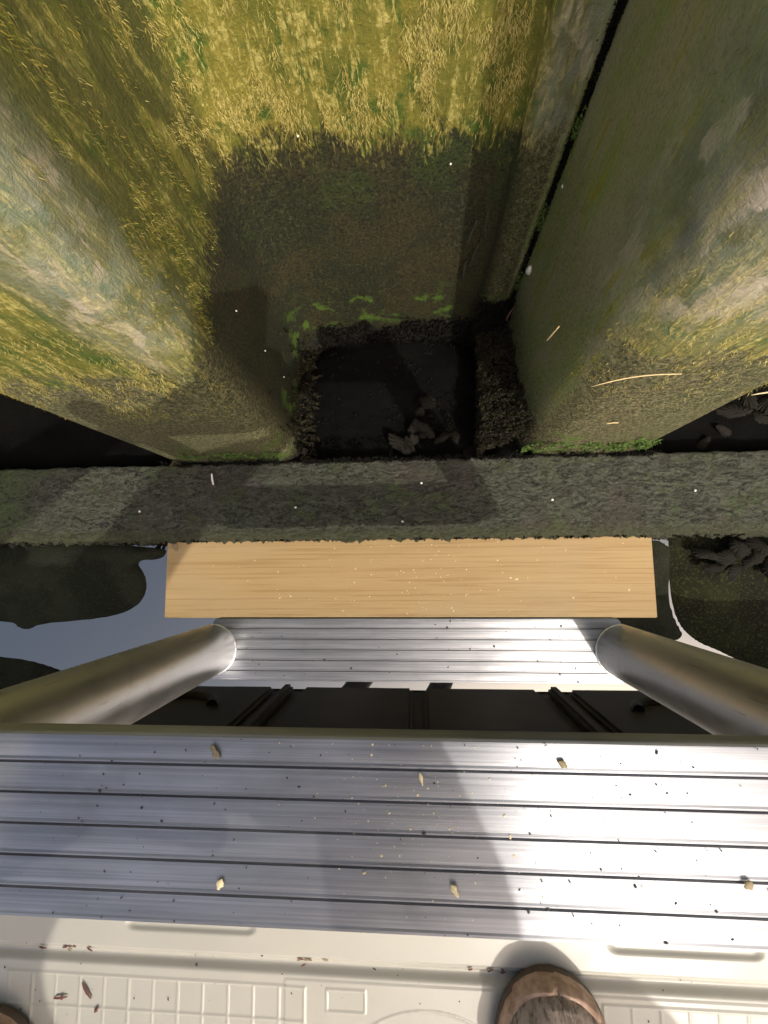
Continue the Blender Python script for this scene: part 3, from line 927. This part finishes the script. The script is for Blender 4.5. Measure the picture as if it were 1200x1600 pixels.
def person():
    root = empty("person", (0, -.85, ZD))
    tag(root, "person crouching on the cream deck, only the toes of two brown leather shoes in frame", "person")
    off = Vector((0, .85, -ZD))
    pts, edges = [], []
    def add(x, y, z, r, to=None):
        pts.append(((x + off.x, y + off.y, Z(z) + off.z), r)); i = len(pts) - 1
        if to is not None: edges.append((to, i))
        return i
    cx, hx = -.28, -.11                     # shoulders and hips: he leans out to his left
    pel = add(hx, -1.02, -.14, (.15, .12))
    sp1 = add(-.18, -1.00, .03, (.15, .11), pel); ch = add(cx, -.92, .22, (.17, .12), sp1); nk0 = add(cx, -.87, .36, (.09, .08), ch)
    nk = add(cx, -.83, .42, .055, nk0); hd = add(cx, -.79, .49, (.070, .080), nk); hd2 = add(cx, -.78, .55, (.070, .085), hd); add(cx, -.785, .60, (.05, .06), hd2)
    nose = add(cx, -.692, .48, .012, hd)
    # both arms reach forward, the hands hold the phone between them
    arms = {-1: ((cx - .17, -.87, .34), (-.33, -.60, .25), (-.13, -.34, .12), (-.075, -.235, .062)),
            1: ((cx + .17, -.87, .34), (.02, -.61, .28), (.125, -.365, .135), (.085, -.24, .065))}
    for s in (-1, 1):
        S0, E0, W0, P0 = arms[s]
        sh = add(*S0, .058, ch)
        el = add(*E0, .042, sh)
        wr = add(*W0, (.027, .022), el)
        pa = add(*P0, (.036, .017), wr)
        m0 = .004
        for k in range(4):
            fy = -.150 - .021 * k
            a = add(m0 + .059 * s, fy - .022, .040, .0085, pa)
            b = add(m0 + .040 * s, fy, .028, .0080, a)
            add(m0 + (.006 * s if s > 0 else .0), fy + .004 + (.010 if s > 0 else 0), .010 - .002 * (k == 3), .0070, b)
        t1 = add(m0 + .064 * s, -.225, .066, .0100, pa); t2 = add(m0 + .038 * s, -.200, .056, .009, t1); add(m0 + .012 * s, -.185, .044, .008, t2)
        kx = .375 if s > 0 else -.47
        hp = add(hx + .095 * s, -1.02, -.14, .095, pel)
        kn = add(kx, -.735 if s > 0 else -.80, .040, .062, hp)
        an = add((.125 if s > 0 else -.405), -.585, -.33, .042, kn)
        add((.118 if s > 0 else -.40), -.51, -.372, (.04, .03), an)
    body = skin_obj("body", pts, edges, M_skin, root)
    # clothing, each piece its own skinned sheath a little thicker than the body
    sp_, se = [], []
    def a2(x, y, z, r, to=None):
        sp_.append(((x + off.x, y + off.y, Z(z) + off.z), r)); i = len(sp_) - 1
        if to is not None: se.append((to, i))
        return i
    b0 = a2(hx, -1.02, -.09, (.165, .135)); b1 = a2(-.18, -1.00, .03, (.163, .125), b0); b2 = a2(cx, -.92, .22, (.18, .13), b1); a2(cx, -.875, .355, (.085, .08), b2)
    for s in (-1, 1):
        S0, E0, W0, P0 = arms[s]
        c1 = a2(cx + .172 * s, -.87, .34, .068, b2); c2 = a2(*E0, .054, c1); a2(*(Vector(W0) * .88 + Vector(E0) * .12), .036, c2)
    skin_obj("shirt", sp_, se, M_shirt, root)
    sp_.clear(); se.clear()
    b0 = a2(hx, -1.02, -.14, (.165, .135)); a2(-.13, -1.015, -.06, (.16, .13), b0)
    for s in (-1, 1):
        kx = .375 if s > 0 else -.47
        c0 = a2(hx + .10 * s, -1.02, -.14, .105, b0); c1 = a2(kx, -.735 if s > 0 else -.80, .037, .070, c0)
        a2((.128 if s > 0 else -.408), -.588, -.31, .058, c1)
    skin_obj("trousers", sp_, se, M_trouser, root)
    # face details
    for s in (-1, 1):
        bm = bmesh.new(); bmesh.ops.create_uvsphere(bm, u_segments=16, v_segments=10, radius=.011)
        bm_obj("eye", bm, M_white, root, loc=(cx + .031 * s + off.x, -.716 + off.y, Z(.515) + off.z))
    bm = bmesh.new(); bmesh.ops.create_uvsphere(bm, u_segments=16, v_segments=10, radius=1)
    for v in bm.verts: v.co = Vector((v.co.x * .080, v.co.y * .088, v.co.z * .075))
    bm_obj("hair", bm, M_hair, root, loc=(cx + off.x, -.805 + off.y, Z(.555) + off.z))
    for s, (x, y, rot) in ((1, (.109, -.3365, -.10)), (-1, (-.386, -.3930, .14))):
        shoe(root, Vector((x, y, ZD)) + off, rot, s)

def shoe_mats():
    k = Mat("worn_brown_leather")
    n = k.noise(1.0, 5, .6, .5, k.scaled((50, 26, 40))); w = k.noise(1.0, 5, .62, .8, k.scaled((210, 60, 100)))
    c = k.mix(k.step(n, .36, .64), (.15, .115, .088), (.31, .24, .19))
    c = k.mix(k.mul(k.step(w, .50, .60), .6), c, (.38, .31, .25))
    c = k.mix(k.mul(k.step(w, .46, .40), .7), c, (.06, .045, .035))
    c = k.mix(k.mul(k.step(k.noise(420, 3), .62, .7), .5), c, (.02, .015, .01))
    a = k.set(color=c, rough=.55, spec=.4, normal=k.bump(k.math('ADD', w, k.mul(k.noise(300, 4), .5)), .4, .0015))
    k = Mat("tan_rubber_rand")
    n = k.noise(90, 5, .6)
    c = k.mix(k.step(n, .35, .65), (.30, .185, .12), (.50, .34, .24))
    b = k.set(color=c, rough=.6, spec=.4, normal=k.bump(k.noise(300, 3), .3, .001))
    return a, b
M_leather, M_rand = shoe_mats()
M_stitch = simple("pale_stitching", (.50, .36, .20), .7, 0, .2, 300)
M_sole = simple("brown_rubber_sole", (.10, .070, .048), .7, 0, .3, 200)

def shoe(root, tip, rot, side):
    """toe tip at the origin of the shoe, heel towards -Y"""
    Ls = .295
    def halfw(t):     # t from 0 (tip) to 1 (heel)
        tt = np.interp(t, [0, .008, .025, .05, .085, .13, .19, .27, .36, .5, .65, .8, .92, .975, 1],
                       [.0, .013, .0235, .0325, .0400, .0455, .0495, .0520, .0510, .045, .040, .041, .037, .022, .0])
        return float(tt)
    def topz(t):
        return float(np.interp(t, [0, .02, .06, .12, .2, .3, .42, .55, .7, .9, 1], [.020, .034, .044, .051, .056, .064, .080, .098, .105, .102, .085]))
    def cxs(t): return .006 * side * math.sin(math.pi * min(1, t * 1.1)) - .004 * side * (1 - t)
    ts = np.r_[np.linspace(0, .1, 26) ** 1.0, np.linspace(.11, 1, 44)]
    sh = empty("shoe", tip)
    sh.parent = root; sh.rotation_euler = (0, 0, rot); sh.scale = (.91, .95, .95)
    # sole slab
    def ring_loft(name, fz0, fz1, grow, mat, n=40, closed_top=True):
        v = []
        for t in ts:
            for j in (-1, 1):
                pass
        return None
    outline = []
    for t in ts: outline.append((cxs(t) + halfw(t), -t * Ls))
    for t in ts[::-1][1:-1]: outline.append((cxs(t) - halfw(t), -t * Ls))
    O = np.array(outline); cen = O.mean(0)
    def offset(P, d):
        nxt, prv = np.roll(P, -1, 0), np.roll(P, 1, 0)
        tg = nxt - prv; tg /= np.linalg.norm(tg, axis=1)[:, None] + 1e-9
        nn = np.c_[tg[:, 1], -tg[:, 0]]
        if ((P - cen) * nn).sum() < 0: nn = -nn
        return P + nn * d
    n = len(O)
    rings = [(0.000, .0005), (.002, .0018), (.008, .0020), (.010, .0014)]
    v = [];
    for z, d in rings:
        for p in offset(O, d): v.append((p[0], p[1], z))
    f = [(i * n + j, i * n + (j + 1) % n, (i + 1) * n + (j + 1) % n, (i + 1) * n + j) for i in range(len(rings) - 1) for j in range(n)]
    f.append(list(range(n))); f.append([(len(rings) - 1) * n + j for j in range(n)][::-1])
    mesh_obj("sole", v, f, M_sole, sh)
    # upper: loft of arches
    m_ = 36; v = []
    def arch(t, a, lift=0.0):
        hw = max(halfw(t), .0005) + lift; tz = topz(t) + lift
        x = math.cos(a); z = math.sin(a)
        ex = np.sign(x) * abs(x) ** .72; ez = abs(z) ** .80
        return (cxs(t) + hw * ex, -t * Ls + lift * (1 - t) * (1 if t < .06 else 0), .008 + (tz - .008) * ez)
    for t in ts:
        for j in range(m_ + 1): v.append(arch(t, math.pi * j / m_))
    mesh_obj("upper", v, grid_faces(len(ts), m_ + 1), M_leather, sh)
    # tan rand around the toe: a band that climbs at the tip with a wavy upper edge
    v = []; nb = 7
    tt = [t for t in ts if t < .62]
    path = [(t, 1) for t in tt[::-1]] + [(t, -1) for t in tt[1:]]
    for (t, s_) in path:
        wave = .10 * math.exp(-((t - .10) / .05) ** 2) * (1 if s_ * side > 0 else .2)
        zr = .021 + .007 * math.exp(-t / .05) + wave * .085
        q_ = (zr - .008) / (topz(t) - .008)
        amax = math.pi / 2 if q_ >= 1 else math.asin(q_ ** 1.25)
        for k in range(nb + 1):
            a = amax * k / nb
            aa = a if s_ > 0 else math.pi - a
            l = .0016 + .0006 * math.sin(math.pi * k / nb)
            if k == nb: l = -.0004
            v.append(arch(t, aa, l))
    mesh_obj("toe_guard", v, grid_faces(len(path), nb + 1), M_rand, sh)
    # toe cap seam stitching
    bm = bmesh.new(); vv = []
    for i in range(49):
        a = math.pi * (.08 + .84 * i / 48)
        t = .285 - .080 * math.sin(a) ** 1.6
        p = Vector(arch(t, a, .0006))
        for j in range(6):
            b = 2 * math.pi * j / 6
            vv.append(bm.verts.new(p + Vector((0, math.cos(b) * .0011, math.sin(b) * .0011))))
    for i in range(48):
        for j in range(6):
            bm.faces.new((vv[i * 6 + j], vv[i * 6 + (j + 1) % 6], vv[i * 6 + 6 + (j + 1) % 6], vv[i * 6 + 6 + j]))
    bm_obj("stitching", bm, M_stitch, sh)
    # moulded ribs on the outer toe of the rand
    bm = bmesh.new()
    for r_ in range(5):
        vv = []
        for i in range(9):
            t = .070 + .010 * r_ * .9 + .002 * i / 8
            a = .42 + .30 * i / 8
            aa = a if side > 0 else math.pi - a
            p = Vector(arch(t, aa, .0024))
            for j in range(6):
                b = 2 * math.pi * j / 6
                vv.append(bm.verts.new(p + Vector((math.cos(b) * .0007, math.sin(b) * .0007, math.sin(b) * .0007))))
        for i in range(8):
            for j in range(6):
                bm.faces.new((vv[i * 6 + j], vv[i * 6 + (j + 1) % 6], vv[i * 6 + 6 + (j + 1) % 6], vv[i * 6 + 6 + j]))
    bm_obj("toe_ribs", bm, M_rand, sh)
person()

def phone():
    bm = bmesh.new()
    bmesh.ops.create_cube(bm, size=1)
    for v in bm.verts: v.co = Vector((v.co.x * .074, v.co.y * .158, v.co.z * .008))
    es = [e for e in bm.edges if abs((e.verts[0].co - e.verts[1].co).z) > .004]
    bmesh.ops.bevel(bm, geom=es, offset=.009, segments=5, affect='EDGES')
    o = bm_obj("phone", bm, simple("black_phone_glass", (.02, .02, .022), .15, 0, .1, 50, .0), smooth=False, loc=(.004, -.135, H + .028))
    tag(o, "black phone held out over the ladder by the crouching person", "phone")
phone()
